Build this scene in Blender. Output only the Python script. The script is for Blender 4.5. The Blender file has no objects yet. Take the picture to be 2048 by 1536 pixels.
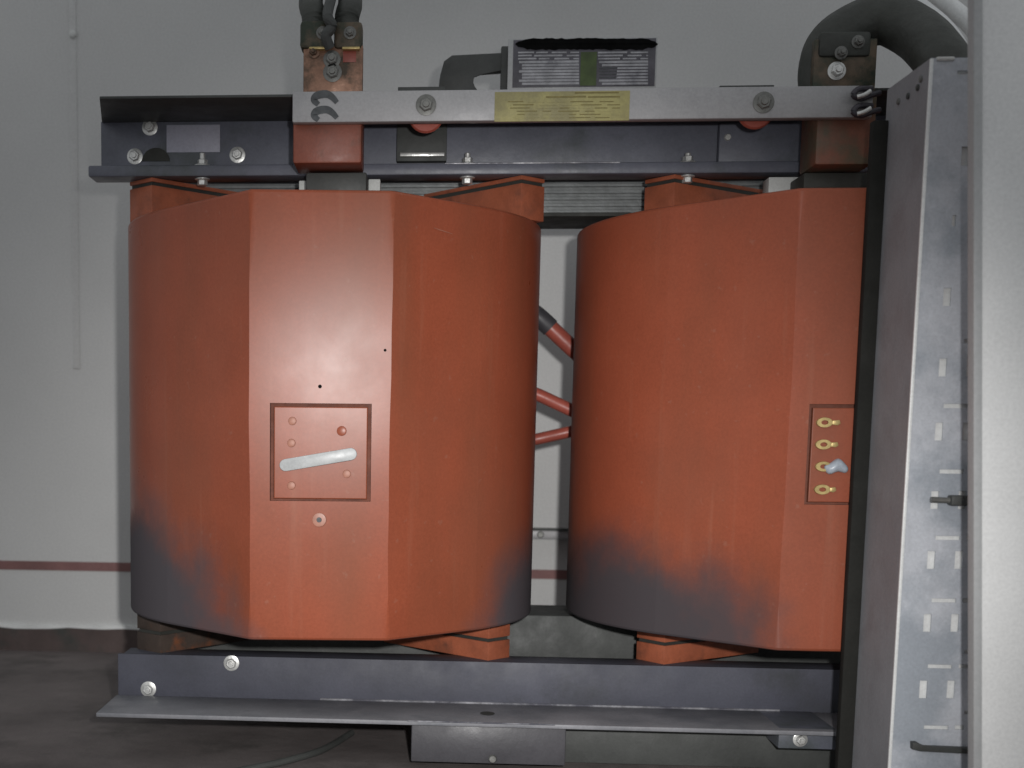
import bpy, bmesh, math, random
from mathutils import Vector, Matrix
random.seed(7)
sc = bpy.context.scene
COL = sc.collection

# ---------------------------------------------------------------- camera
CAM = Vector((.201, -3.179, .430)); YAW, PITCH, ROLL = .077, -.114, .009
FPX, PPX, PPY = 2613.7, 634.4, 1160.0        # focal length and principal point, in pixels of a 2048 wide picture
FWD = Vector((-math.sin(YAW)*math.cos(PITCH), math.cos(YAW)*math.cos(PITCH), math.sin(PITCH)))
R0 = Vector((math.cos(YAW), math.sin(YAW), 0)); U0 = R0.cross(FWD)
RIGHT = R0*math.cos(ROLL) + U0*math.sin(ROLL); UP = -R0*math.sin(ROLL) + U0*math.cos(ROLL)
cd = bpy.data.cameras.new('camera'); cam = bpy.data.objects.new('camera', cd); COL.objects.link(cam)
M = Matrix((RIGHT, UP, -FWD)).transposed().to_4x4(); M.translation = CAM
cam.matrix_world = M
cd.sensor_width = 36; cd.lens = 36*FPX/2048
cd.shift_x = (1024-PPX)/2048; cd.shift_y = (PPY-768)/2048
cd.clip_start = .05; cd.clip_end = 100
cd.dof.use_dof = True; cd.dof.focus_distance = 2.75; cd.dof.aperture_fstop = 3.2
sc.camera = cam

# ---------------------------------------------------------------- light: the camera's own flash and a dim room
w = bpy.data.worlds.new('World'); sc.world = w; w.use_nodes = True
bg = w.node_tree.nodes['Background']; bg.inputs[0].default_value = (.93, .965, 1, 1); bg.inputs[1].default_value = .43
ld = bpy.data.lights.new('camera_flash', 'SPOT'); lo = bpy.data.objects.new('camera_flash', ld); COL.objects.link(lo)
lo.location = CAM + Vector((.12, 0, .10))
aim = Vector((.32, 0, .02)) - lo.location
lo.rotation_euler = aim.to_track_quat('-Z', 'Y').to_euler()
ld.energy = 285; ld.color = (1, .985, .97); ld.spot_size = math.radians(53); ld.spot_blend = 1.0; ld.shadow_soft_size = .025
sc.view_settings.view_transform = 'Standard'; sc.view_settings.look = 'None'
sc.view_settings.exposure = 0; sc.view_settings.gamma = 1

def P(px, py, Y):
    """the point of the plane y = Y seen at this place of the photograph"""
    d = FWD + RIGHT*((px-PPX)/FPX) + UP*(-(py-PPY)/FPX)
    return CAM + d*((Y-CAM.y)/d.y)
def PX(px, py, Y): return P(px, py, Y).x
def PZ(px, py, Y): return P(px, py, Y).z

# ---------------------------------------------------------------- materials
def mat(name, col, rough=.5, metal=0, var=.12, scale=6, bump=.0, bscale=40, spec=.5, dirt=None, dscale=3, dth=.62, coat=0, rvar=.1):
    m = bpy.data.materials.new(name); m.use_nodes = True; nt = m.node_tree; N = nt.nodes; L = nt.links
    b = N['Principled BSDF']; tc = N.new('ShaderNodeTexCoord')
    def noise(s, d=4, r=.6):
        n = N.new('ShaderNodeTexNoise'); n.inputs['Scale'].default_value = s; n.inputs['Detail'].default_value = d; n.inputs['Roughness'].default_value = r
        L.new(tc.outputs['Object'], n.inputs['Vector']); return n
    n1 = noise(scale); mx = N.new('ShaderNodeMix'); mx.data_type = 'RGBA'
    lo_ = [max(0, c*(1-var)) for c in col]; hi = [min(1, c*(1+var)) for c in col]
    mx.inputs[6].default_value = (*lo_, 1); mx.inputs[7].default_value = (*hi, 1)
    mr = N.new('ShaderNodeMapRange'); mr.inputs[1].default_value = .3; mr.inputs[2].default_value = .7
    L.new(n1.outputs[0], mr.inputs[0]); L.new(mr.outputs[0], mx.inputs[0])
    out = mx.outputs[2]
    if dirt:
        n2 = noise(dscale, 6, .65); r2 = N.new('ShaderNodeMapRange'); r2.inputs[1].default_value = dth-.08; r2.inputs[2].default_value = dth+.08
        L.new(n2.outputs[0], r2.inputs[0]); m2 = N.new('ShaderNodeMix'); m2.data_type = 'RGBA'; m2.inputs[7].default_value = (*dirt, 1)
        L.new(r2.outputs[0], m2.inputs[0]); L.new(out, m2.inputs[6]); out = m2.outputs[2]
    ngr = noise(170, 3, .7); rgr = N.new('ShaderNodeMapRange'); rgr.inputs[1].default_value = .3; rgr.inputs[2].default_value = .7; rgr.inputs[3].default_value = .91; rgr.inputs[4].default_value = 1.08
    L.new(ngr.outputs[0], rgr.inputs[0]); hs = N.new('ShaderNodeHueSaturation'); L.new(rgr.outputs[0], hs.inputs['Value']); L.new(out, hs.inputs['Color']); out = hs.outputs[0]
    L.new(out, b.inputs['Base Color'])
    n3 = noise(scale*2.3); r3 = N.new('ShaderNodeMapRange'); r3.inputs[1].default_value = .3; r3.inputs[2].default_value = .7
    r3.inputs[3].default_value = max(.02, rough-rvar); r3.inputs[4].default_value = min(1, rough+rvar)
    L.new(n3.outputs[0], r3.inputs[0]); L.new(r3.outputs[0], b.inputs['Roughness'])
    b.inputs['Metallic'].default_value = metal; b.inputs['Specular IOR Level'].default_value = spec
    b.inputs['Coat Weight'].default_value = coat; b.inputs['Coat Roughness'].default_value = .3
    if bump:
        n4 = noise(bscale, 5); bp = N.new('ShaderNodeBump'); bp.inputs['Strength'].default_value = bump; bp.inputs['Distance'].default_value = .004
        L.new(n4.outputs[0], bp.inputs['Height']); L.new(bp.outputs[0], b.inputs['Normal'])
    return m

RED = (.295, .075, .038)
SOOT = (.052, .053, .060)
def resin(name, blobs, soot=SOOT, rough=.5, col=RED, spec=.3, rv=.05):
    """cast resin with smoke traces: ellipses (x, z, rx, rz, strength) in the winding's own coordinates, torn by noise"""
    m = mat(name, col, rough, 0, .10, 3.5, .05, 4, spec, rvar=rv)
    nt = m.node_tree; N = nt.nodes; L = nt.links; b = N['Principled BSDF']
    src = b.inputs['Base Color'].links[0].from_socket
    tc = N.new('ShaderNodeTexCoord'); sp = N.new('ShaderNodeSeparateXYZ'); L.new(tc.outputs['Object'], sp.inputs[0])
    n = N.new('ShaderNodeTexNoise'); n.inputs['Scale'].default_value = 4.5; n.inputs['Detail'].default_value = 9; n.inputs['Roughness'].default_value = .62; L.new(tc.outputs['Object'], n.inputs[0])
    def mth(op, a, c=None):
        k = N.new('ShaderNodeMath'); k.operation = op
        for i, v in enumerate((a, c)):
            if v is None: continue
            if isinstance(v, (int, float)): k.inputs[i].default_value = v
            else: L.new(v, k.inputs[i])
        return k.outputs[0]
    acc = None
    for (x, z, rx, rz, st) in blobs:
        dx = mth('DIVIDE', mth('SUBTRACT', sp.outputs[0], x), rx); dz = mth('DIVIDE', mth('SUBTRACT', sp.outputs[2], z), rz)
        d = mth('SQRT', mth('ADD', mth('MULTIPLY', dx, dx), mth('MULTIPLY', dz, dz)))
        d = mth('ADD', d, mth('MULTIPLY', mth('SUBTRACT', n.outputs[0], .5), .95))
        r = N.new('ShaderNodeMapRange'); r.interpolation_type = 'SMOOTHSTEP'
        r.inputs[1].default_value = .52; r.inputs[2].default_value = 1.16; r.inputs[3].default_value = st; r.inputs[4].default_value = 0
        L.new(d, r.inputs[0]); acc = r.outputs[0] if acc is None else mth('MAXIMUM', acc, r.outputs[0])
    # light brown grime all over, in long vertical drifts
    mp = N.new('ShaderNodeMapping'); mp.inputs['Scale'].default_value = (7, 7, 1.1); L.new(tc.outputs['Object'], mp.inputs[0])
    ng = N.new('ShaderNodeTexNoise'); ng.inputs['Scale'].default_value = 1; ng.inputs['Detail'].default_value = 5; L.new(mp.outputs[0], ng.inputs[0])
    rg = N.new('ShaderNodeMapRange'); rg.inputs[1].default_value = .42; rg.inputs[2].default_value = .72; rg.inputs[4].default_value = .38; L.new(ng.outputs[0], rg.inputs[0])
    g = N.new('ShaderNodeMix'); g.data_type = 'RGBA'; g.inputs[7].default_value = (.16, .066, .036, 1); L.new(rg.outputs[0], g.inputs[0]); L.new(src, g.inputs[6])
    for scl, lo_, hi_, amt, cc in (((38, 38, 2.2), .60, .78, .18, (.36, .17, .11, 1)), ((60, 60, 60), .66, .74, .18, (.34, .20, .15, 1)), ((3, 3, 2), .5, .75, .35, (.20, .085, .055, 1))):
        mp2 = N.new('ShaderNodeMapping'); mp2.inputs['Scale'].default_value = scl; L.new(tc.outputs['Object'], mp2.inputs[0])
        nd = N.new('ShaderNodeTexNoise'); nd.inputs['Scale'].default_value = 1; nd.inputs['Detail'].default_value = 6; L.new(mp2.outputs[0], nd.inputs[0])
        rd = N.new('ShaderNodeMapRange'); rd.inputs[1].default_value = lo_; rd.inputs[2].default_value = hi_; rd.inputs[4].default_value = amt; L.new(nd.outputs[0], rd.inputs[0])
        g2 = N.new('ShaderNodeMix'); g2.data_type = 'RGBA'; g2.inputs[7].default_value = cc; L.new(rd.outputs[0], g2.inputs[0]); L.new(g.outputs[2], g2.inputs[6]); g = g2
    k = N.new('ShaderNodeMix'); k.data_type = 'RGBA'; k.inputs[7].default_value = (*soot, 1)
    L.new(acc, k.inputs[0]); L.new(g.outputs[2], k.inputs[6]); L.new(k.outputs[2], b.inputs['Base Color'])
    old = b.inputs['Roughness'].links[0].from_socket
    ro = mth('MAXIMUM', old, mth('MULTIPLY', acc, .8)); L.new(ro, b.inputs['Roughness'])
    return m

M_RES1 = resin('resin_red_smoked_left', [(-.42, -.02, .24, .34, .95), (.50, .0, .18, .23, .95), (-.30, -.02, .18, .10, .8)], soot=(.078, .078, .088), rough=.29, spec=.16, rv=.02)
M_RES2 = resin('resin_red_smoked_right', [(-.40, -.06, .27, .31, .95), (-.27, -.08, .13, .27, .9)], rough=.44)
M_BLOCK = mat('block_resin', (.34, .095, .045), .6, 0, .2, 14, .3, 30, dirt=(.17, .06, .035), dscale=9, dth=.64)
M_SOOTB = mat('block_resin_sooty', (.05, .034, .026), .75, 0, .3, 14, .3, 30, dirt=(.17, .055, .02), dscale=12, dth=.64)
M_RED3 = mat('bus_resin_dusty', (.17, .062, .036), .6, 0, .25, 9, .2, 30, dirt=(.10, .075, .045), dscale=11, dth=.5)
M_RED2 = mat('bus_resin', (.23, .062, .035), .48, 0, .18, 9, .2, 30, dirt=(.10, .04, .02), dscale=8, dth=.62)
M_BEAM = mat('beam_paint', (.118, .124, .155), .45, .0, .22, 5, .25, 25, dirt=(.07, .08, .08), dscale=4, dth=.6)
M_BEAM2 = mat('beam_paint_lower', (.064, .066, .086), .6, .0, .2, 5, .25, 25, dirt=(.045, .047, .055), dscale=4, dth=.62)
M_DARK = mat('dark_steel', (.056, .059, .056), .6, 0, .25, 8, .3, 30)
M_RUB = mat('black_rubber', (.034, .035, .03), .7, 0, .2, 10, .2, 30)
M_SHADE = mat('shade_black', (.02, .02, .018), .85, 0, .2, 10, spec=.15)
M_CABLE = mat('cable_sheath', (.048, .051, .044), .6, 0, .3, 12, .5, 60)
M_SILV = mat('bar_tinned', (.385, .38, .385), .5, .1, .12, 5, .2, 40, dirt=(.30, .298, .305), dscale=5, dth=.58)
M_BOLT = mat('bolt_zinc', (.62, .62, .60), .35, .6, .2, 20, .2, 60)
M_BOLTD = mat('bolt_dull', (.17, .17, .16), .5, .5, .3, 20, .2, 60)
M_LAM = mat('lamination_steel', (.17, .18, .18), .5, .3, .2, 20, .2, 80)
M_COPP = mat('copper_bar', (.30, .165, .11), .48, .35, .25, 18, .4, 50, dirt=(.06, .045, .03), dscale=16, dth=.56)
M_COPD = mat('copper_dull', (.12, .088, .06), .5, .3, .3, 18, .4, 50, dirt=(.035, .045, .03), dscale=14, dth=.5)
M_BRASS = mat('brass', (.52, .40, .17), .38, .5, .15, 30, .1, 60)
M_YEL = mat('sticker_yellow', (.40, .36, .15), .6, 0, .12, 12, .1, 60, dirt=(.28, .25, .12), dscale=14, dth=.55)
M_PAPER = mat('label_paper', (.36, .36, .43), .55, 0, .05, 10)
M_INK = mat('ink_black', (.006, .006, .006), .9, 0, .3, 30, spec=.05)
M_INKG = mat('ink_grey', (.07, .075, .08), .6, 0, .3, 60)
M_INKY = mat('ink_olive', (.20, .165, .05), .6, 0, .2, 60)
M_PLATE = mat('plate_dark', (.085, .08, .095), .5, 0, .3, 20)
M_PRINT = mat('plate_print', (.36, .36, .38), .5, 0, .25, 40, dirt=(.2, .2, .22), dscale=24, dth=.6)
M_GRN = mat('plate_green', (.055, .085, .02), .5, 0, .3, 30)
M_WALL = mat('wall_paint', (.59, .59, .58), .75, 0, .045, 1.6, .12, 14)
M_SKIRT = mat('skirting_rust', (.085, .06, .055), .7, 0, .3, 6, .3, 30, dirt=(.05, .05, .045), dscale=7, dth=.55)
M_STRIPE = mat('stripe_red', (.22, .11, .105), .7, 0, .25, 5)
M_FLOOR = mat('floor_concrete', (.145, .125, .12), .8, 0, .3, 3, .5, 30, dirt=(.085, .075, .07), dscale=4, dth=.6)
M_FOOT = mat('foot_paint', (.06, .058, .065), .5, 0, .18, 7, .2, 30)
M_GALV = mat('galvanised', (.52, .54, .58), .5, .1, .10, 9, .2, 30, dirt=(.34, .37, .41), dscale=5, dth=.52)
M_GALVL = mat('galvanised_light', (.78, .79, .78), .5, .1, .1, 12)
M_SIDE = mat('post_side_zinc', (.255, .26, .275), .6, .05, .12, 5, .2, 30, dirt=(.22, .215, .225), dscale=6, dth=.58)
M_PANEL = mat('pale_panel_paint', (.42, .425, .425), .5, 0, .05, 4, .1, 20)
M_FILLER = mat('filler_sheet', (.78, .78, .77), .55, 0, .06, 4, .1, 20)
M_WHITE = mat('white_plastic', (.60, .61, .59), .5, 0, .06, 10)
M_LINK = mat('link_strip', (.42, .43, .43), .4, .0, .08, 14)
M_LEAD = mat('lead_red', (.36, .085, .06), .4, 0, .2, 9, .2, 30)
M_PINK = mat('pad_pink', (.30, .16, .14), .6, 0, .2, 9)
M_GLUE = mat('putty_grey', (.36, .40, .45), .3, 0, .2, 40)

# ---------------------------------------------------------------- mesh helpers (all shapes given in world metres)
def obj(name, bm, m, parent=None, smooth=25, at=None):
    bmesh.ops.recalc_face_normals(bm, faces=bm.faces)
    if smooth:
        for f in bm.faces: f.smooth = True
        for e in bm.edges:
            e.smooth = not (len(e.link_faces) == 2 and e.calc_face_angle(0) > math.radians(smooth))
    org = Vector(at) if at is not None else Vector((0, 0, 0))
    if org.length: bmesh.ops.translate(bm, verts=bm.verts, vec=-org)
    me = bpy.data.meshes.new(name); bm.to_mesh(me); bm.free()
    for mm in (m if isinstance(m, (list, tuple)) else [m]): me.materials.append(mm)
    o = bpy.data.objects.new(name, me); COL.objects.link(o); o.location = org
    if parent is not None:
        o.parent = parent; o.location = org - world_org(parent)
    return o
def world_org(o):
    v = Vector(o.location)
    while o.parent: o = o.parent; v += Vector(o.location)
    return v
def thing(name, label, cat, loc=(0, 0, 0), group=None):
    o = bpy.data.objects.new(name, None); COL.objects.link(o); o.location = loc; o.empty_display_size = .05
    o['label'] = label; o['category'] = cat
    if group: o['group'] = group
    return o
def tag(o, label, cat, group=None):
    o['label'] = label; o['category'] = cat
    if group: o['group'] = group
    return o
def bx(bm, x0, x1, y0, y1, z0, z1, bev=0, seg=2):
    r = bmesh.ops.create_cube(bm, size=1)['verts']
    for v in r:
        v.co = Vector(((x0+x1)/2 + v.co.x*abs(x1-x0), (y0+y1)/2 + v.co.y*abs(y1-y0), (z0+z1)/2 + v.co.z*abs(z1-z0)))
    if bev:
        es = list({e for v in r for e in v.link_edges})
        bmesh.ops.bevel(bm, geom=es, offset=bev, segments=seg, affect='EDGES', profile=.5)
def box(name, x0, x1, y0, y1, z0, z1, m, parent=None, bev=.002, **k):
    bm = bmesh.new(); bx(bm, x0, x1, y0, y1, z0, z1, bev); return obj(name, bm, m, parent, **k)
def pbox(name, px0, px1, py0, py1, Y, depth, m, parent=None, bev=.002, **k):
    """box whose front face fills this part of the photograph at y = Y"""
    a = P(px0, py0, Y); b = P(px1, py1, Y)
    return box(name, a.x, b.x, Y, Y+depth, b.z, a.z, m, parent, bev, **k)
def prism(bm, pts, y0, y1, bev=0):
    """outline pts (x, z) from y0 to y1"""
    a = [bm.verts.new((x, y0, z)) for x, z in pts]; b = [bm.verts.new((x, y1, z)) for x, z in pts]; n = len(pts)
    fs = [bm.faces.new(a), bm.faces.new(b[::-1])]
    for i in range(n): fs.append(bm.faces.new((a[i], b[i], b[(i+1) % n], a[(i+1) % n])))
    if bev:
        es = [e for e in fs[0].edges]; bmesh.ops.bevel(bm, geom=es, offset=bev, segments=2, affect='EDGES', profile=.5)
def hprism(bm, pts, z0, z1, bev=0):
    """plan outline pts (x, y) from z0 to z1"""
    a = [bm.verts.new((x, y, z0)) for x, y in pts]; b = [bm.verts.new((x, y, z1)) for x, y in pts]; n = len(pts)
    fs = [bm.faces.new(a[::-1]), bm.faces.new(b)]
    for i in range(n): fs.append(bm.faces.new((a[i], a[(i+1) % n], b[(i+1) % n], b[i])))
    if bev:
        es = list({e for f in fs for e in f.edges}); bmesh.ops.bevel(bm, geom=es, offset=bev, segments=2, affect='EDGES', profile=.5)
def tube(bm, pts, rad, n=14):
    pts = [Vector(p) for p in pts]; rs = rad if isinstance(rad, (list, tuple)) else [rad]*len(pts); rings = []
    up = Vector((.13, .21, .97))
    for i, p in enumerate(pts):
        t = (pts[min(i+1, len(pts)-1)] - pts[max(i-1, 0)]).normalized()
        s = t.cross(up); s = s.normalized() if s.length > .05 else t.cross(Vector((1, 0, 0))).normalized()
        q = s.cross(t).normalized()
        rings.append([bm.verts.new(p + (s*math.cos(2*math.pi*j/n) + q*math.sin(2*math.pi*j/n))*rs[i]) for j in range(n)])
    for a, b in zip(rings, rings[1:]):
        for j in range(n): bm.faces.new((a[j], a[(j+1) % n], b[(j+1) % n], b[j]))
    bm.faces.new(rings[0][::-1]); bm.faces.new(rings[-1])
def spline(pts, k=8):
    pts = [Vector(p) for p in pts]; out = []
    for i in range(len(pts)-1):
        p0 = pts[max(i-1, 0)]; p1 = pts[i]; p2 = pts[i+1]; p3 = pts[min(i+2, len(pts)-1)]
        for j in range(k):
            t = j/k; out.append(.5*((2*p1) + (p2-p0)*t + (2*p0-5*p1+4*p2-p3)*t*t + (3*p1-p0-3*p2+p3)*t**3))
    return out + [pts[-1]]
def lathe_y(bm, x, z, prof, n=20, hexa=False):
    """rings (radius, y) round an axis along y; a ring list from front to back"""
    rings = []
    for r, y in prof:
        rings.append([bm.verts.new((x + r*math.cos(2*math.pi*(j+.3)/n), y, z + r*math.sin(2*math.pi*(j+.3)/n))) for j in range(n)])
    for a, b in zip(rings, rings[1:]):
        for j in range(n): bm.faces.new((a[j], a[(j+1) % n], b[(j+1) % n], b[j]))
    bm.faces.new(rings[0]); bm.faces.new(rings[-1][::-1])
def bolt_y(px, py, Y, r, m, parent, name='bolt', h=.012, washer=True):
    """hexagon bolt with a washer, its axis along y, seated on the plane y = Y"""
    c = P(px, py, Y); bm = bmesh.new()
    if washer: lathe_y(bm, c.x, c.z, [(r*1.25, Y-.0030), (r*1.45, Y-.0022), (r*1.45, Y+.0004)], 24)
    lathe_y(bm, c.x, c.z, [(r*.80, Y-h), (r, Y-h+.0022), (r, Y-.0028)], 6)
    lathe_y(bm, c.x, c.z, [(r*.42, Y-h-.004), (r*.5, Y-h-.002), (r*.5, Y-h+.001)], 14)
    return obj(name, bm, m, parent, at=(c.x, Y, c.z))
def stud_z(px, py0, py1, Y, r, m, parent, zf0, zf1):
    """vertical clamping stud: nut and washer above the flange (zf0..zf1), nut and shank below"""
    x = PX(px, (py0+py1)/2, Y); z1 = PZ(px, py0, Y); z0 = PZ(px, py1, Y); bm = bmesh.new()
    def cyl(ra, a, b, n):
        rr = [[bm.verts.new((x+q*math.cos(2*math.pi*j/n), Y+q*math.sin(2*math.pi*j/n), z)) for j in range(n)] for q, z in ((ra*.86, a), (ra, a+.0015), (ra, b-.0015), (ra*.86, b))]
        for s, t in zip(rr, rr[1:]):
            for j in range(n): bm.faces.new((s[j], s[(j+1) % n], t[(j+1) % n], t[j]))
        bm.faces.new(rr[0][::-1]); bm.faces.new(rr[-1])
    cyl(r*.55, z0, z1, 14); cyl(r, zf1+.0045, zf1+.016, 6); cyl(r*1.7, zf1+.0002, zf1+.0045, 22)
    cyl(r*1.5, zf0-.0045, zf0-.0002, 22); cyl(r, zf0-.0165, zf0-.0045, 6)
    return obj('stud', bm, m, parent, at=(x, Y, z0))

# ---------------------------------------------------------------- the setting
WY = 1.0; FZ = -.30
bm = bmesh.new(); bx(bm, -3.2, 4.2, WY, WY+.12, FZ-.05, 2.9)
wall = obj('wall', bm, M_WALL, smooth=0); wall['kind'] = 'structure'
bm = bmesh.new(); bx(bm, -6, 7, -6.5, WY+.10, FZ-.2, FZ)
fl = obj('floor', bm, M_FLOOR, smooth=0); fl['kind'] = 'structure'
xr = PX(148, 300, WY)
bm = bmesh.new(); prism(bm, [(xr-.012, .62), (xr+.012, .62), (xr+.012, 2.8), (xr-.012, 2.8)], WY-.004, WY+.01, .003)
o = obj('panel_joint', bm, M_WALL, wall); o['kind'] = 'structure'
c = P(147, 70, WY); bm = bmesh.new(); lathe_y(bm, c.x, c.z, [(.006, WY-.013), (.011, WY-.010), (.012, WY-.004)], 16)
o = obj('rivet', bm, M_WHITE, wall)
zs1 = PZ(180, 1124, WY); zs0 = PZ(180, 1142, WY)
box('painted_stripe', -3.1, 4.1, WY-.002, WY+.01, zs0, zs1, M_STRIPE, wall, 0)
zk = PZ(180, 1256, WY)
bm = bmesh.new()
n = 120; pts = [(-3.1, FZ)] + [(-3.1 + 7.2*i/n, zk + random.uniform(-.006, .005)) for i in range(n+1)] + [(4.1, FZ)]
prism(bm, pts, WY-.015, WY+.01); obj('skirting', bm, M_SKIRT, wall, 0)
bm = bmesh.new()
pts = [(-3.1, zk-.012)] + [(-3.1 + 7.2*i/n, zk + random.uniform(.004, .013)) for i in range(n+1)] + [(4.1, zk-.012)]
prism(bm, pts, WY-.011, WY+.01); obj('flaking_paint_edge', bm, M_GALVL, wall, 0)

# narrow trunking on the wall, seen only through the gap between the windings
tr = thing('cable_trunking', 'narrow pale trunking with a dark lid line, on the wall between the red windings', 'trunking', (PX(1100, 1068, WY-.03), WY, PZ(1100, 1080, WY)))
a = P(1000, 1060, WY-.03); b = P(1200, 1080, WY-.03)
box('trunking_body', a.x-.1, b.x+.1, WY-.03, WY, b.z, a.z, M_SILV, tr, .002)
box('trunking_lid', a.x-.1, b.x+.1, WY-.034, WY-.0, a.z+.0005, a.z+.007, M_DARK, tr, .001)
c = P(1081, 1069, WY-.03); bm = bmesh.new(); lathe_y(bm, c.x, c.z, [(.008, WY-.036), (.011, WY-.033), (.011, WY-.0302)], 16)
obj('screw', bm, M_BOLTD, tr)

# ---------------------------------------------------------------- the transformer
T = thing('dry_transformer', 'cast resin transformer with two red smoke stained windings clamped between dark grey steel beams', 'transformer', (.53, 0, FZ))
S, R, F, W, H = 1.061, .486, .540, .141, .90
SLX, SLZ = .085, -.026      # the left front face is turned and leans by two or three degrees
def face_y(x, z): return -F + SLX*x + SLZ*(z-.45)
M_GROOVE = mat('recess_shade', (.15, .05, .03), .8, 0, .3, 20)  # recess walls and floor darkened, their shade put into the colour
def winding(cx, m, rec, label):
    """plan: round at the back and sides, two flats running tangent from the circle to a narrow front face with a recess"""
    x0r, x1r, z0r, z1r = rec
    N = 72; base = math.hypot(W, F); al = math.acos(R/base); q = math.atan2(W, F); t0 = q + al
    bm = bmesh.new()
    def ring(z, off=0):
        vs = []
        j1 = .0011*math.sin(z*9+cx*3)+.0007*math.sin(z*23+1); j2 = .0011*math.sin(z*8+2+cx)+.0007*math.sin(z*27)
        vs.append(bm.verts.new((-W+off*.3+j1, face_y(-W+j1, z)+off, z)))
        for i in range(N+1):
            a = -t0 - (2*math.pi-2*t0)*i/N
            vs.append(bm.verts.new((math.sin(a)*(R-off)-.011, -math.cos(a)*(R-off), z)))
        vs.append(bm.verts.new((W-off*.3+j2, face_y(W+j2, z)+off, z)))
        return vs
    zl = [0, .002, .006] + [.006+(H-.012)*i/10 for i in range(1, 10)] + [H-.006, H-.002, H]
    of = [.006, .002, 0] + [0]*9 + [0, .002, .006]
    rings = [ring(z, o_) for z, o_ in zip(zl, of)]
    for a, b in zip(rings, rings[1:]):
        for j in range(len(a)-1): bm.faces.new((a[j], a[j+1], b[j+1], b[j]))
    # front: frame of quads round the recess, then its walls and floor
    for a, b, z0, z1 in zip(rings, rings[1:], zl, zl[1:]):
        pass
    L0 = [r[0] for r in rings]; R0_ = [r[-1] for r in rings]; iw = W-.012
    L = [bm.verts.new((-iw, face_y(-iw, z)+o_, z)) for z, o_ in zip(zl, of)]; Rr = [bm.verts.new((iw, face_y(iw, z)+o_, z)) for z, o_ in zip(zl, of)]
    for i in range(len(L)-1):
        bm.faces.new((L0[i], L0[i+1], L[i+1], L[i])); bm.faces.new((R0_[i], Rr[i], Rr[i+1], R0_[i+1]))
    for i in (0, 1, len(L)-3, len(L)-2):
        bm.faces.new((L[i], L[i+1], Rr[i+1], Rr[i]))
    def v(x, z, d=0): return bm.verts.new((x, face_y(x, z)+d, z))
    A = [v(x0r, z0r), v(x1r, z0r), v(x1r, z1r), v(x0r, z1r)]
    B = [v(x, z, .016) for x, z in ((x0r, z0r), (x1r, z0r), (x1r, z1r), (x0r, z1r))]
    bm.faces.new(rings[0] + [Rr[0], L[0]]); bm.faces.new((rings[-1] + [Rr[-1], L[-1]])[::-1])
    bm.faces.new([L[2], Rr[2], A[1], A[0]])
    bm.faces.new([A[3], A[2], Rr[-3], L[-3]])
    bm.faces.new(L[2:-2] + [A[3], A[0]]); bm.faces.new(Rr[2:-2][::-1] + [A[1], A[2]])
    for i in range(4): bm.faces.new((A[i], A[(i+1) % 4], B[(i+1) % 4], B[i])).material_index = 1
    fb_ = bm.faces.new(B)
    fb_.material_index = 1
    # narrow bevel down the two front corners
    es = [e for e in bm.edges if all(abs(abs(vv.co.x)-W) < .003 and vv.co.y < -F+.03 for vv in e.verts) and abs(e.verts[0].co.z-e.verts[1].co.z) > 1e-4]
    bmesh.ops.bevel(bm, geom=es, offset=.006, segments=3, affect='EDGES', profile=.5)
    bmesh.ops.translate(bm, verts=bm.verts, vec=(cx, 0, 0))
    o = obj('winding', bm, [m, M_GROOVE], T, smooth=18, at=(cx, 0, 0))
    for pl in o.data.polygons: pl.use_smooth = pl.area < .01
    o['label'] = label
    # flush tap plate inside the recess, with a groove left all round
    g = .0078; bm = bmesh.new(); a = []
    for x, z in ((x0r+g, z0r+g*.6), (x1r-g, z0r+g*.6), (x1r-g, z1r-g*.9), (x0r+g, z1r-g*.9)):
        a.append((x, z))
    f1 = [bm.verts.new((cx+x, face_y(x, z)+.0015, z)) for x, z in a]; f2 = [bm.verts.new((cx+x, face_y(x, z)+.0115, z)) for x, z in a]
    f0 = bm.faces.new(f1); bm.faces.new(f2[::-1])
    for i in range(4): bm.faces.new((f1[i], f2[i], f2[(i+1) % 4], f1[(i+1) % 4]))
    bmesh.ops.bevel(bm, geom=list(f0.edges), offset=.002, segments=2, affect='EDGES', profile=.5)
    obj('tap_plate', bm, m, o, smooth=0)
    return o
yf = -F
def loc(px, py, cx):
    p = P(px, py, -F); return p.x-cx, p.z
a = loc(540, 806, 0); b = loc(745, 1004, 0)
a = loc(541, 806, 0); wl = winding(0, M_RES1, (a[0], loc(742, 900, 0)[0], b[1], a[1]), 'left red winding with a white link bar on its tap plate and sooty lower corners')
a = loc(1619, 808, S); b = loc(1700, 1010, S)
SLX, SLZ = .0, -.012
wr = winding(S, M_RES2, (a[0], a[0]+.205, b[1], a[1]), 'right red winding with four brass tap studs and a black smoke patch along its bottom')
SLX, SLZ = .085, -.026
# left tap plate: link bar, shallow bolts, hole and washer
def on_face(px, py): return P(px, py, -F)
def disc(px, py, r, h, m, parent, name, n=18, hole=0, Y=None):
    c = P(px, py, -F); y = face_y(c.x if c.x < .5 else c.x-S, c.z) if Y is None else Y; bm = bmesh.new()
    lathe_y(bm, c.x, c.z, [(r*.7, y-h), (r*.93, y-h*.8), (r, y+.001)], n)
    if hole: pass
    return obj(name, bm, m, parent, at=(c.x, y, c.z))
p0 = on_face(572, 930); p1 = on_face(702, 908); r0 = .0123; d = (p1-p0).normalized(); nn = Vector((-d.z, 0, d.x))
pts = []
for k in range(9):
    t = math.pi/2 + math.pi*k/8; q = p0 + d*math.cos(t)*r0 + nn*math.sin(t)*r0; pts.append((q.x, q.z))
for k in range(9):
    t = -math.pi/2 + math.pi*k/8; q = p1 + d*math.cos(t)*r0 + nn*math.sin(t)*r0; pts.append((q.x, q.z))
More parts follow.
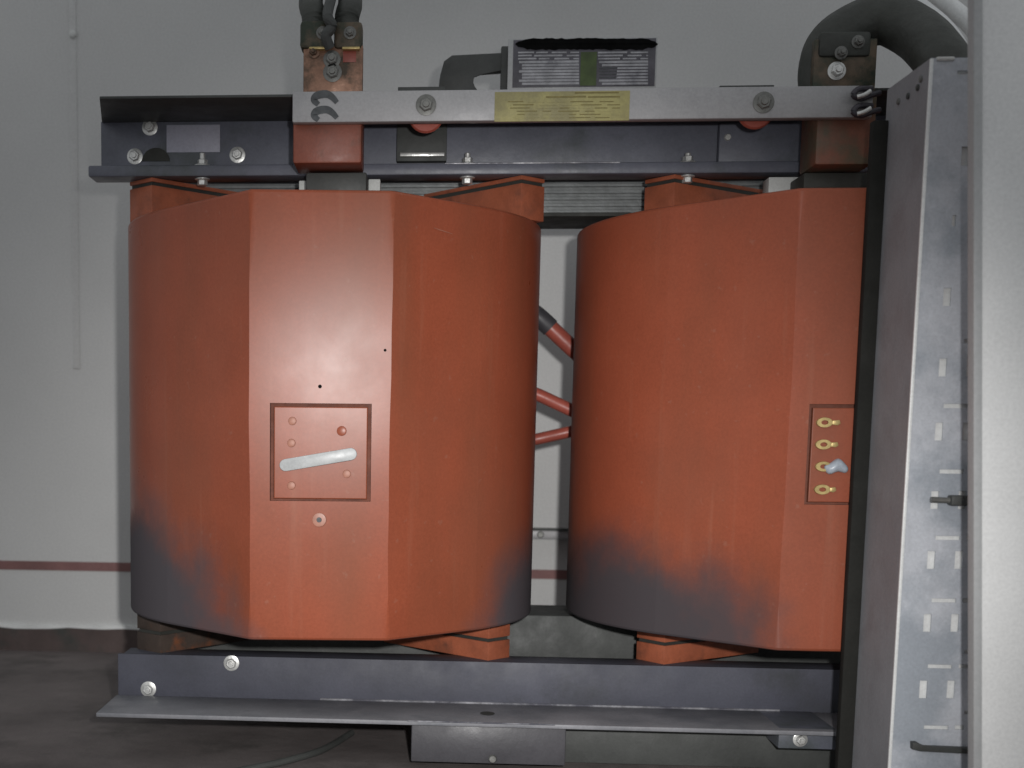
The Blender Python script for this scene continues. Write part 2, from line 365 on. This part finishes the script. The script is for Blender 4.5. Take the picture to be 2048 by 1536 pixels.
bm = bmesh.new(); prism(bm, pts, -F-.011, -F-.004, .0015); obj('link_bar', bm, M_LINK, wl)
M_TAP = mat('tap_head', (.36, .16, .11), .45, 0, .2, 30)
for (px, py) in ((585, 842), (583, 886), (583, 971), (693, 948)): disc(px, py, .0085, .004, M_TAP, wl, 'tap_bolt')
disc(683, 862, .010, .0025, M_RES1, wl, 'tap_bolt')
for px, py, rr in ((640, 773, .004), (770, 700, .003)): disc(px, py, rr, .0008, M_INK, wl, 'screw_hole')
disc(638, 1040, .0150, .003, M_TAP, wl, 'washer'); 
c = P(638, 1040, -F); y = face_y(0, c.z); bm = bmesh.new(); lathe_y(bm, c.x, c.z, [(.005, y-.0045), (.0058, y-.002)], 14); obj('screw_hole', bm, M_INKG, wl)
SLX, SLZ = .0, -.012
# right tap plate: four brass studs with a ring washer and a short tag to the right
for i, (px, py, t) in enumerate(((1648, 845, 1680), (1646, 889, 1676), (1646, 933, 1676), (1644, 979, 1672))):
    c = P(px, py, -F); y = face_y(0, c.z); bm = bmesh.new()
    for s in range(1):
        n = 20; R1, R2 = .0125, .0055; rr = []
        for rad, yy in ((R2, y-.001), (R2, y-.006), (R1*.95, y-.006), (R1, y-.004), (R1, y)):
            rr.append([bm.verts.new((c.x+1.25*rad*math.cos(2*math.pi*j/n), yy, c.z+.8*rad*math.sin(2*math.pi*j/n))) for j in range(n)])
        for p_, q_ in zip(rr, rr[1:]):
            for j in range(n): bm.faces.new((p_[j], p_[(j+1) % n], q_[(j+1) % n], q_[j]))
    o = obj('ring_terminal', bm, M_BRASS, wr)
    e = P(t, py, -F); bm = bmesh.new(); prism(bm, [(c.x+.015, c.z-.004), (e.x-.006, c.z-.0055), (e.x, c.z-.002), (e.x-.002, c.z+.005), (c.x+.015, c.z+.004)], y-.005, y+.001, .001)
    obj('terminal_tag', bm, M_BRASS, wr)
c = P(1672, 934, -F); y = face_y(0, c.z); bm = bmesh.new()
bmesh.ops.create_icosphere(bm, subdivisions=3, radius=1)
for v_ in bm.verts:
    v_.co = Vector((c.x+v_.co.x*.023, y-.003+v_.co.y*.012, c.z+v_.co.z*.013)) + Vector((0, 0, .004*math.sin(v_.co.x*4+1)))
obj('sealing_putty', bm, M_GLUE, wr, smooth=80)
# two pale scuffs on the flats
def scuff(pa, pb, wd, parent, Ya, Yb):
    a, b = P(*pa, Ya), P(*pb, Yb); u = (b-a).normalized(); n_ = Vector((-u.z, 0, u.x)); bm = bmesh.new(); K = 7; top = []; bot = []
    for i in range(K+1):
        t = i/K; q = a+(b-a)*t; h = wd*(.4+.6*math.sin(math.pi*t))*random.uniform(.6, 1)
        top.append(bm.verts.new(q+n_*h)); bot.append(bm.verts.new(q-n_*h*.6))
    for i in range(K): bm.faces.new((top[i], top[i+1], bot[i+1], bot[i]))
    return obj('scuff', bm, M_TAP, parent, 0)
def flat_y(X, cx):
    """depth of the tangent flat at this x"""
    base = math.hypot(W, F); al = math.acos(R/base); q = math.atan2(W, F); t0 = q+al
    tx, ty = math.sin(t0)*R, -math.cos(t0)*R; s = (abs(X-cx)-W)/(tx-W); return -F + (ty+F)*s
def solve_flat(px, py, cx):
    Y = -.45
    for _ in range(8): Y = flat_y(PX(px, py, Y), cx)
    return Y
for (pa, pb, cx, par, wd) in (((1418, 497), (1474, 521), S, wr, .0022), ((868, 456), (905, 468), 0, wl, .0016)):
    scuff(pa, pb, wd, par, solve_flat(*pa, cx)-.0035+.0, solve_flat(*pb, cx)-.0035)

# support blocks between the windings and the beams, top and bottom: two slabs and a dark pad
def support(corner, inner, width, z0, z1, zs, m, out, label=None):
    """bar from its front outer corner to its inner end; out = +1 when the end face looks right"""
    a = Vector((*corner, 0)); b = Vector((*inner, 0)); u = (b-a).normalized()
    n_ = Vector((-u.y, u.x, 0));  n_ = n_ if n_.y > 0 else -n_
    pts = [(p.x, p.y) for p in (a, b, b+n_*width, a+n_*width)]
    e = thingless = None
    bm = bmesh.new(); hprism(bm, pts, z0, zs-.004, .0015)
    o = obj('support_block', bm, m, T)
    ins = [(p.x, p.y) for p in (a+u*.004+n_*.004, b, b+n_*(width-.004), a+u*.004+n_*(width-.004))]
    bm = bmesh.new(); hprism(bm, ins, zs-.0042, zs+.0042); obj('pad', bm, M_RUB, o)
    bm = bmesh.new(); hprism(bm, pts, zs+.004, z1, .0015); obj('upper_slab', bm, m, o)
    return o
TB, TT, TS = .9005, PZ(280, 352, -.19)-.002, .981
support((-.412, -.187), (-.205, .045), .085, TB, TT, TS, M_BLOCK, -1)
support((.415, -.187), (.20, .045), .075, TB, TT, TS, M_BLOCK, 1)
support((S-.314, -.187), (S-.06, .02), .085, TB, TT, TS, M_BLOCK, -1)
support((S+.40, -.187), (S+.2, .045), .085, TB, TT, TS, M_BLOCK, 1)
BB, BT, BS = -.092, -.0005, -.045
xo = PX(976, 1322, -.20)
support((xo, -.20), (.12, .04), .075, BB, BT, BS, M_BLOCK, 1)
support((-.395, -.20), (-.2, .045), .085, BB, BT, BS, M_SOOTB, -1)
xo = PX(1328, 1328, -.20)
support((xo, -.20), (xo+.26, .0), .085, BB, BT, BS, M_BLOCK, -1)
# ---- core: stacked sheets of the upper and lower yoke
def laminated(name, x0, x1, y0, y1, z0, z1, n):
    bm = bmesh.new(); dz = (z1-z0)/n
    for i in range(n):
        d = (0, .004, .001, .003)[i % 4]
        bx(bm, x0+d*.3, x1-d*.3, y0+d, y1, z0+i*dz+.0004, z0+(i+1)*dz-.0004*(1 if i % 4 else 3), 0)
    bx(bm, x0+.006, x1-.006, y0+.008, y1-.01, z0+.001, z1-.001)
    o = obj(name, bm, M_LAM, T, 0); o['kind'] = 'stuff'; return o
zy0 = PZ(1150, 426, .06)
laminated('upper_yoke', -.40, 1.48, .06, .26, zy0, 1.15, 26)
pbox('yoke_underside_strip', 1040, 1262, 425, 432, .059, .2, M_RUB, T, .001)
box('core_limb', -.12, .12, -.115, .115, -.02, zy0, M_DARK, T, .004)
box('core_limb', S-.12, S+.12, -.115, .115, -.02, zy0, M_DARK, T, .004)
zb1 = PZ(1100, 1231, .06)
bm = bmesh.new(); bx(bm, PX(282, 1270, .06), 1.5, .06, .26, -.24, zb1, .004); obj('lower_yoke', bm, M_DARK, T)
pbox('pad_strip', 965, 1258, 349, 354, -.135, .02, M_PINK, T, .001)
pbox('pad_strip', 870, 962, 350, 356, -.135, .02, M_BEAM2, T, .001)

# ---- upper clamp beam: web, deep top flange, short bottom flange
x0 = PX(202, 280, -.126); x1 = 1.56
ZT = PZ(600, 188, -.34); ZW = PZ(600, 328, -.19); ZL = PZ(600, 351, -.19)
ub = box('upper_beam', x0, x1, -.126, -.116, ZL+.003, ZT-.004, M_BEAM, T, .001)
bm = bmesh.new(); hprism(bm, [(PX(199, 190, -.34), -.34), (x1, -.34), (x1, -.115), (x0, -.115)], ZT-.006, ZT, .0015); obj('top_flange', bm, M_DARK, ub)
box('bottom_flange', PX(176, 345, -.19), x1, -.19, -.115, ZL, ZW, M_BEAM, ub, .004)
box('rear_beam', x0, x1, .27, .34, ZL, ZT, M_DARK, T, .002)
# label, bolts, cut-out
o = pbox('label_sticker', 333, 440, 250, 304, -.1275, .0016, M_PAPER, ub, .0004)
for px, py in ((300, 255), (475, 310), (270, 313)): bolt_y(px, py, -.126, .0125, M_BOLT, ub)
c = P(312, 312, -.126); bm = bmesh.new()
pts = [(c.x+.032*math.cos(t), c.z-.012+.030*math.sin(t)) for t in [math.pi*k/14 for k in range(15)]]
prism(bm, pts, -.1285, -.125, .0005); obj('cut_out', bm, M_RUB, ub)
for px, Ys in ((405, -.165), (935, -.165), (1375, -.165)): stud_z(px, 306, 357, Ys, .0115, M_BOLT, T, ZL, ZW)
for i in range(1): pass
# raised plates on the web
o = pbox('bracket_plate', 794, 893, 246, 322, -.150, .024, M_DARK, ub, .002)
pbox('bracket_lip', 800, 889, 305, 312, -.162, .014, M_BOLT, o, .0015)
o = pbox('bracket_plate', 1440, 1640, 246, 345, -.150, .024, M_BEAM, ub, .002)
c = P(1455, 275, -.15); bm = bmesh.new(); lathe_y(bm, c.x, c.z, [(.006, -.156), (.008, -.153), (.008, -.1495)], 12); obj('rivet', bm, M_BOLT, o)
# red insulators just showing under the flat bar
for px, py in ((852, 240), (1500, 232)):
    c = P(px, py, -.30); bm = bmesh.new(); lathe_y(bm, c.x, c.z, [(.034, -.350), (.037, -.345), (.037, -.342)], 28); obj('insulator', bm, M_LEAD, T)
# white spacers between yoke and windings
for a_ in ((598, 1, 624, 361, 380), (737, 1, 760, 358, 380), (1538, 1, 1600, 354, 386), (1707, 1, 1731, 360, 374)):
    pbox('white_spacer', a_[0], a_[2], a_[3], a_[4]+22, -.20, .05, M_WHITE, T, .002)

# ---- flat tinned bar across the front with a yellow sticker
a = P(585, 183, -.40); b = P(585, 245, -.40); xe = PX(1746, 210, -.40)
fb = box('flat_bar', a.x, xe, -.40, -.375, b.z, a.z, M_SILV, T, .003)
a = P(990, 181, -.401); b = P(1258, 244, -.401)
st = box('yellow_sticker', a.x, b.x, -.4012, -.3995, b.z+.003, a.z-.003, M_YEL, fb, .0003)
def ink(px0, px1, py, h, par, Y, m=M_INKY, depth=.0008):
    return pbox('print_line', px0, px1, py-h/2, py+h/2, Y, depth, m, par, 0)
for px0, px1, py in ((1150, 1238, 185), (1092, 1172, 193.5), (1176, 1240, 193.5)): ink(px0, px1, py, 2.2, st, -.4018)
random.seed(3)
for k in range(6):
    py = 203+k*6.4; x_ = 1010 + random.uniform(0, 25)
    while x_ < 1225:
        l = random.uniform(12, 46); ink(x_, min(x_+l, 1240), py, 1.5, st, -.4018, M_YEL if random.random() < .35 else M_INKY); x_ += l + random.uniform(4, 14)
for px, py, rr in ((852, 210, .0145), (1527, 205, .0145)):
    bolt_y(px, py, -.40, rr, M_BOLTD, fb, h=.009)
# black hand painted arcs, one above the other, at the bar's left end
def stroke(pts, wd, Y, par, m=M_INKG, name='painted_mark', round_=False):
    sp_ = spline([P(x, y, Y) for x, y in pts], 6); bm = bmesh.new(); A = []; B = []
    for i, p in enumerate(sp_):
        t = (sp_[min(i+1, len(sp_)-1)]-sp_[max(i-1, 0)]).normalized(); n_ = Vector((-t.z, 0, t.x)); h = wd*(.62+.38*math.sin(math.pi*min(1, (i+1)/len(sp_))))
        A.append(p+n_*h); B.append(p-n_*h)
    va = [bm.verts.new(p) for p in A]; vb = [bm.verts.new(p) for p in B]
    wa = [bm.verts.new(p+Vector((0, .0012, 0))) for p in A]; wb = [bm.verts.new(p+Vector((0, .0012, 0))) for p in B]
    for i in range(len(A)-1):
        bm.faces.new((va[i], va[i+1], vb[i+1], vb[i])); bm.faces.new((va[i], wa[i], wa[i+1], va[i+1])); bm.faces.new((vb[i], vb[i+1], wb[i+1], wb[i]))
    return obj(name, bm, m, par, 0)
for dy in (4, 35):
    stroke([(637, 205+dy), (628, 196+dy), (634, 187+dy), (652, 184+dy), (664, 190+dy), (674, 201+dy)], .0078, -.4008, fb)
# hooked wire ties at its right end
M_TIE = mat('tie_black', (.05, .045, .055), .35, .2, .3, 20)
for dy in (0, 34):
    pts = spline([P(1744, 178+dy, -.405), P(1718, 178+dy, -.413), P(1707, 190+dy, -.415), P(1722, 197+dy, -.413), P(1742, 190+dy, -.41), P(1760, 186+dy, -.405)], 6)
    bm = bmesh.new(); tube(bm, pts, .0058, 10); o = obj('wire_tie', bm, M_TIE, fb)
    pts = spline([P(1714, 194+dy, -.419), P(1728, 190+dy, -.421), P(1741, 182+dy, -.419)], 6); bm = bmesh.new(); tube(bm, pts, .0045, 10); obj('tie_glint', bm, M_BOLT, o)  # bright strip on each tie, a glint put into the colour

# ---- terminals: red resin stub, copper bar above, lugs and cables rising out of sight
def terminal(px0, px1, pyb, cx0, cx1, cpt, mr, mc, label):
    a = P(px0, 240, -.37); b = P(px1, pyb, -.37)
    t = box('terminal_stub', a.x, b.x, -.37, -.255, b.z, 1.12, mr, T, .006); t['label'] = label
    a2 = P(cx0, cpt, -.365); b2 = P(cx1, 180, -.365)
    box('copper_bar', a2.x, b2.x, -.365, -.345, 1.1205, a2.z, mc, t, .002)
    return t, a2, b2
tl, a2, b2 = terminal(586, 723, 326, 607, 725, 92, M_RED2, M_COPP, 'clean red terminal stub above the left winding')
pbox('stub_neck', 612, 733, 345, 392, -.30, .10, M_DARK, T, .004)
pbox('lug_body', 600, 655, 40, 96, -.372, .05, M_COPD, tl, .008)
pbox('lug_body', 668, 724, 42, 96, -.372, .05, M_COPD, tl, .008)
pbox('copper_tab', 618, 652, 93, 98, -.378, .02, M_BRASS, tl, .002)
pbox('copper_tab', 684, 720, 93, 98, -.378, .02, M_BRASS, tl, .002)
pbox('red_tape', 686, 712, 102, 124, -.3662, .002, M_LEAD, tl, .0004)
bolt_y(664, 119, -.365, .0125, M_BOLTD, tl, h=.014); bolt_y(665, 145, -.365, .0135, M_BOLTD, tl, h=.012)
bolt_y(627, 104, -.365, .009, M_COPP, tl, h=.010); bolt_y(645, 66, -.372, .009, M_BOLTD, tl, h=.010); bolt_y(700, 66, -.372, .009, M_BOLTD, tl, h=.010)
# cables into the left lugs
for k, (xa, xb, ra) in enumerate(((628, 622, .026), (694, 700, .026))):
    pts = spline([P(xa, 62, -.34), P(xa, 34, -.335), P(xb, 12, -.30), P(xb, -5, -.20), P(xb, -30, .05), P(xb, -160, .3), P(xb, -500, .5), P(xb, -900, .6)], 6)
    bm = bmesh.new(); tube(bm, pts, ra, 18); o = obj('cable_tail', bm, M_CABLE, tl)
pts = spline([P(660, 96, -.375), P(652, 72, -.385), P(664, 52, -.385), P(655, 30, -.38), P(665, -20, -.30), P(660, -60, .0), P(655, -200, .25), P(655, -800, .45)], 6)
bm = bmesh.new(); tube(bm, pts, .011, 12); obj('cable_tail', bm, M_DARK, tl)
tr_, a2, b2 = terminal(1634, 1748, 329, 1630, 1750, 78, M_RED3, M_COPD, 'dusty red terminal stub above the right winding beside the post')
pbox('stub_neck', 1608, 1745, 345, 376, -.30, .12, M_RUB, T, .004)
pbox('lug_body', 1640, 1742, 62, 112, -.372, .03, M_CABLE, tr_, .008)
bolt_y(1673, 142, -.365, .0125, M_BOLT, tr_, h=.014); bolt_y(1682, 106, -.372, .009, M_BOLTD, tr_, h=.012); bolt_y(1716, 84, -.372, .009, M_BOLTD, tr_, h=.012)
# thick cable arching from the right lug over to the post
rc = [(1650, 186, -.31), (1647, 140, -.31), (1662, 92, -.31), (1706, 58, -.31), (1768, 38, -.32), (1826, 62, -.36), (1868, 100, -.42), (1905, 160, -.46), (1935, 260, -.46)]
pts = spline([P(*q) for q in rc], 8); bm = bmesh.new(); tube(bm, pts, .050, 24)
tag(obj('power_cable', bm, M_CABLE), 'thick black cable arching from the right terminal down behind the post', 'cable')
for q_, rr in (((1850, 20, .3), .026), ((1905, 10, .35), .022)):
    x_, y_, Y_ = q_
    pts = spline([P(x_-90, y_-60, Y_), P(x_-10, y_, Y_), P(x_+45, y_+50, Y_), P(x_+80, y_+120, Y_), P(x_+95, y_+230, Y_)], 8)
    bm = bmesh.new(); tube(bm, pts, rr, 18)
    tag(obj('grey_cable', bm, M_GALVL), 'pale grey cable curving down behind the post, ' + ('the thicker and inner one' if rr > .024 else 'the thinner and outer one'), 'cable', 'pale cables behind the post')

# ---- lifting bracket and name plate
YB = .06
outl = [(876, 186), (880, 152), (888, 122), (904, 110), (1006, 105), (1006, 143), (962, 146), (946, 152), (944, 166), (955, 180), (960, 190)]
bm = bmesh.new(); prism(bm, [(P(x, y, YB).x, P(x, y, YB).z) for x, y in outl][::-1], YB, YB+.02, .003)
lb = obj('lifting_bracket', bm, M_DARK, T)
pbox('stem_and_shadow', 1003, 1020, 92, 235, YB-.002, .02, M_DARK, lb, .002)  # stem of the plate, its dark edge standing in for the plate's shadow
pbox('flange_strip', 796, 890, 174, 184, -.20, .02, M_DARK, T, .001)
pbox('flange_strip', 1440, 1548, 171, 179, -.20, .02, M_DARK, T, .001)
YN = .03
npl = pbox('name_plate', 1017, 1312, 78, 178, YN, .006, M_PANEL, T, .001)
pbox('plate_face', 1027, 1309, 80, 172, YN-.0012, .003, M_PLATE, npl, .0004)
random.seed(11)
def blob_band(x0, x1, y0, y1):
    pts = []; n = 46
    for i in range(n+1):
        t = i/n; e = min(1, min(t, 1-t)*9)**.5; pts.append((x0+(x1-x0)*t, (y0+y1)/2-(y1-y0)/2*e+random.uniform(-1.3, 1.3)))
    for i in range(n, -1, -1):
        t = i/n; e = min(1, min(t, 1-t)*9)**.5; pts.append((x0+(x1-x0)*t, (y0+y1)/2+(y1-y0)/2*e+random.uniform(-1.3, 1.3)))
    return pts
bm = bmesh.new(); q = []
for x, y in blob_band(1030, 1316, 77, 99):
    v3 = P(x, y, YN-.002); 
    if not q or (Vector((v3.x, v3.z))-Vector(q[-1])).length > 1e-4: q.append((v3.x, v3.z))
prism(bm, q[::-1], YN-.003, YN-.0012); obj('blackout_band', bm, M_INK, npl, 0)  # added black blot covering the maker's name, no heading of the plate
for r_ in range(11):
    py = 105 + r_*6.2
    for (xa, xb) in ((1036, 1158), (1196, 1296)):
        if r_ in (0, 1, 2):
            x_ = xa
            while x_ < xb:
                l = random.uniform(20, 60); pbox('print_line', x_, min(x_+l, xb), py-1.5, py+1.2, YN-.0022, .001, M_PRINT, npl, 0); x_ += l+random.uniform(4, 10)
        elif xa > 1190 and 5 <= r_ <= 8:
            pbox('print_line', xa+44-r_, xb, py-1.5, py+1.5, YN-.0022, .001, M_PRINT, npl, 0)
            pbox('print_line', xa+3, xa+38, py-.8, py+.8, YN-.0022, .001, M_INKG, npl, 0)
        else:
            pbox('print_line', xa+(8 if r_ % 3 else 2), xb, py-1.6, py+1.6, YN-.0022, .001, M_PRINT, npl, 0)
pbox('green_strip', 1162, 1192, 104, 171, YN-.0026, .001, M_GRN, npl, 0)

# ---- red connecting leads behind the windings, crossing the gap
for (y0_, y1_, rr, Yl, mm) in ((632, 706, .0215, .28, M_LEAD), (789, 826, .0165, .26, M_LEAD), (878, 860, .0150, .26, M_LEAD)):
    dy = (y1_-y0_)/80.
    pts = spline([P(1000, y0_-60*dy, Yl+.05), P(1045, y0_-20*dy, Yl+.01), P(1075, y0_, Yl), P(1115, (y0_+y1_)/2, Yl), P(1155, y1_, Yl), P(1190, y1_+30*dy, Yl+.02), P(1240, y1_+60*dy, Yl+.06)], 6)
    bm = bmesh.new(); tube(bm, pts, rr, 18); ol = obj('connecting_lead', bm, mm, T)
    if y0_ < 700:
        bm = bmesh.new(); tube(bm, pts[:17], rr*1.12, 18); obj('sleeve', bm, M_FOOT, ol)

# ---- lower beam: web, long bottom flange in front, top flange turned back, feet
xl = PX(236, 1360, -.224); ZA = PZ(800, 1320, -.224); ZB = PZ(800, 1441, -.42)
lbm = box('lower_beam', xl, 1.56, -.224, -.214, ZB-.006, ZA, M_BEAM2, T, .0015)
box('top_flange', xl+.01, 1.56, -.2165, -.13, ZA-.008, ZA-.001, M_BEAM2, lbm, .0015)
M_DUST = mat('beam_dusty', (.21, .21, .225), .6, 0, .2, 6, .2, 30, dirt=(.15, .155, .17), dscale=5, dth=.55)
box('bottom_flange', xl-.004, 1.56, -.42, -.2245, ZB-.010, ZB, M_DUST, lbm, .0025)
M_HILITE = mat('edge_highlight', (.30, .30, .32), .4, .2, .4, 40, .2, 60, dirt=(.10, .10, .12), dscale=12, dth=.5)  # pale colour for the highlight lines painted along the beam edges
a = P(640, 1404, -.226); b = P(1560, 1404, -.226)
bm = bmesh.new(); tube(bm, [(a.x, -.2255, ZB+.0016), (b.x, -.2255, ZB+.0016)], .0026, 8); obj('joint_highlight', bm, M_HILITE, lbm)  # painted highlight where web and flange meet
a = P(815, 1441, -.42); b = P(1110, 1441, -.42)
bm = bmesh.new(); tube(bm, [(a.x, -.4195, ZB-.0008), (b.x, -.4195, ZB-.0008)], .0018, 8); obj('edge_highlight', bm, M_HILITE, lbm)
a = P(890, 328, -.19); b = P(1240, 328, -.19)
bm = bmesh.new(); tube(bm, [(a.x, -.1895, ZW-.001), (b.x, -.1895, ZW-.001)], .0018, 8); obj('edge_highlight', bm, M_HILITE, ub)
for px, py in ((463, 1326), (297, 1378)): bolt_y(px, py, -.224, .0125, M_BOLT, lbm)
c = P(975, 1425, -.33); bm = bmesh.new()
x_, y_ = c.x, -.33
vs = [bm.verts.new((x_+.016*math.cos(2*math.pi*j/20), y_+.02*math.sin(2*math.pi*j/20), ZB+.0012)) for j in range(20)]
bm.faces.new(vs); obj('bolt_hole', bm, M_RUB, lbm, 0)
box('rear_lower_beam', xl, 1.56, .265, .33, ZB, zb1-.01, M_DARK, T, .002)
ft = pbox('foot', 823, 1130, 1449, 1532, -.405, .28, M_FOOT, T, .003)
c = P(985, 1517, -.405); bm = bmesh.new(); lathe_y(bm, c.x, c.z, [(.007, -.413), (.009, -.409), (.009, -.4045)], 14); obj('bolt', bm, M_BOLTD, ft)
ft2 = pbox('foot', 1558, 1672, 1456, 1500, -.40, .2, M_BEAM, T, .003)
bolt_y(1600, 1479, -.40, .0105, M_BOLT, ft2)
box('skid', .21, 1.56, -.30, -.22, FZ, ZB-.012, M_DARK, T, .003)
box('rear_skid', .25, 1.56, .13, .22, FZ, ZB-.002, M_DARK, T, .003)

# faint cable lying on the floor in front
pts = spline([Vector((-.42, -.62, FZ+.008)), Vector((-.30, -.56, FZ+.008)), Vector((-.16, -.47, FZ+.008)), Vector((-.02, -.30, FZ+.008)), Vector((.05, -.1, FZ+.008))], 8)
bm = bmesh.new(); tube(bm, pts, .008, 12)
tag(obj('floor_cable', bm, M_DARK), 'thin grey cable lying on the dark floor under the lower beam', 'cable')

# ---------------------------------------------------------------- perforated post on the right
XP, YP, YQ = 1.065, -.770, -.560
ZP = PZ(1872, 116, YP); WP = .155
po = thing('slotted_post', 'galvanised steel post with rows of slots standing in front of the right winding', 'post', (XP+WP/2, -.65, FZ))
# front sheet with real slots
bm = bmesh.new()
slots = []
def slot(px0, px1, py0, py1): 
    a = P(px0, py0, YP); b = P(px1, py1, YP); slots.append((a.x, b.x, b.z, a.z))
hx = lambda y: -.0607*(y-1200)      # the post's lean in the photograph, pixels
for k, y in enumerate((812, 943, 1076, 1201, 1333, 1455)):
    cx_ = 1888+hx(y); slot(cx_-24, cx_+24, y-4.5, y+4.5); slot(cx_+38, cx_+56, y-4.5, y+4.5)
for y in (594, 735, 863, 1000, 1120, 1246, 1379):
    cx_ = 1882+hx(y); slot(cx_-31, cx_-18, y-18, y+18)
    slot(cx_+24, cx_+37, y-18, y+18)
for y in (1304, 1425, 682): slot(1933-4, 1950, y-4, y+4)
slot(1915, 1936, 141, 149); slot(1924, 1936, 293, 331); slot(1905, 1911, 430, 452)
xs = sorted({XP, XP+WP, *[s[0] for s in slots], *[s[1] for s in slots]}); zs = sorted({FZ, ZP, *[s[2] for s in slots], *[s[3] for s in slots]})
xs = [x for x in xs if XP <= x <= XP+WP]
vg = {}
def gv(i, j, y):
    if (i, j, y) not in vg: vg[(i, j, y)] = bm.verts.new((xs[i], y, zs[j]))
    return vg[(i, j, y)]
TH = .0025; solid = {}
for i in range(len(xs)-1):
    for j in range(len(zs)-1):
        mx_, mz_ = (xs[i]+xs[i+1])/2, (zs[j]+zs[j+1])/2
        solid[i, j] = not any(s[0] < mx_ < s[1] and s[2] < mz_ < s[3] for s in slots)
for (i, j), ok in solid.items():
    if not ok: continue
    bm.faces.new((gv(i, j, YP), gv(i+1, j, YP), gv(i+1, j+1, YP), gv(i, j+1, YP)))
    bm.faces.new((gv(i, j+1, YP+TH), gv(i+1, j+1, YP+TH), gv(i+1, j, YP+TH), gv(i, j, YP+TH)))
    for (di, dj, a_, b_) in ((-1, 0, (i, j), (i, j+1)), (1, 0, (i+1, j), (i+1, j+1)), (0, -1, (i, j), (i+1, j)), (0, 1, (i, j+1), (i+1, j+1))):
        if not solid.get((i+di, j+dj), False):
            bm.faces.new((gv(*a_, YP), gv(*b_, YP), gv(*b_, YP+TH), gv(*a_, YP+TH)))
obj('front_sheet', bm, M_GALV, po, 0)
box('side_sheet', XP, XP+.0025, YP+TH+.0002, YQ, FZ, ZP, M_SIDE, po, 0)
box('inner_sheet', XP+.006, XP+WP-.001, YP+.007, YP+.0095, FZ, ZP-.014, M_GALVL, po, 0)
box('back_lip', XP+.003, XP+.03, YQ-.0025, YQ, FZ, ZP, M_DARK, po, 0)
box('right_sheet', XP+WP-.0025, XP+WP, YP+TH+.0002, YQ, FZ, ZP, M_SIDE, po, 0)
box('front_fold', XP-.0005, XP+.005, YP-.0015, YP+.004, FZ, ZP-.001, M_GALVL, po, .001)
pbox('top_lip', 1874, 1910, 113, 121, YP-.003, .02, M_BOLT, po, .002)
box('edge_shade', XP-.028, XP-.0005, YQ-.018, YQ+.002, FZ, PZ(1760, 245, YQ), M_SHADE, po, .001)  # black strip standing in for the shadow between post and winding
for (px, py) in ((1845, 158), (1838, 175), (1813, 192), (1786, 203)):
    t = YP + (YQ-YP)*((1866-px)/100.)*.86; z = PZ(px, py, t)
    bm = bmesh.new(); r_ = .006
    vs = [[bm.verts.new((XP-q1, t+q2*r_*math.cos(2*math.pi*j/14), z+q2*r_*math.sin(2*math.pi*j/14))) for j in range(14)] for q1, q2 in ((0, 1), (.003, .9), (.004, .5))]
    for a_, b_ in zip(vs, vs[1:]):
        for j in range(14): bm.faces.new((a_[j], a_[(j+1) % 14], b_[(j+1) % 14], b_[j]))
    bm.faces.new(vs[-1]); obj('rivet', bm, M_DARK if px in (1838, 1813) else M_BOLTD, po)
# latch pin and clamp hooked into the post
a = P(1862, 1000, YP-.012)
lt = thing('latch_pin', 'dark latch pin stuck sideways into the slotted post at mid height', 'latch', tuple(a))
bm = bmesh.new(); pts = [P(1862, 999, YP-.014), P(1880, 1000, YP-.014), P(1908, 1001, YP-.014)]; tube(bm, pts, .0052, 12); obj('pin', bm, M_BOLTD, lt)
pbox('latch_head', 1904, 1941, 991, 1012, YP-.024, .022, M_DARK, lt, .003)
bm = bmesh.new(); prism(bm, [(P(x, y, YP-.01).x, P(x, y, YP-.01).z) for x, y in ((1824, 1484), (1834, 1484), (1846, 1492), (1952, 1496), (1952, 1508), (1840, 1502), (1824, 1498))][::-1], YP-.014, YP-.001, .002)
tag(obj('cable_clip', bm, M_DARK), 'flat dark clip across the foot of the slotted post', 'clip')

# pale filler panel added to close off the view along the right side
YC = -1.0
t0, t1 = P(1946, 0, YC), P(1946, 1600, YC)
zc0, zc1 = FZ, PZ(1946, -160, YC)
def xa(z): return t1.x + (t0.x-t1.x)*(z-t1.z)/(t0.z-t1.z)
cp = thing('filler_panel', 'flat white filler panel added at the right of the slotted post', 'panel', (xa(zc0)+.2, YC, FZ))
bm = bmesh.new(); prism(bm, [(xa(zc0)+.012, zc0), (xa(zc0)+.62, zc0), (xa(zc0)+.62, zc1), (xa(zc1)+.012, zc1)], YC, YC+.018, .002); obj('panel_sheet', bm, M_FILLER, cp)
bm = bmesh.new(); prism(bm, [(xa(zc0), zc0), (xa(zc0)+.0135, zc0), (xa(zc1)+.0135, zc1), (xa(zc1), zc1)], YC-.003, YC+.020, .0015); obj('panel_edge', bm, M_PANEL, cp)
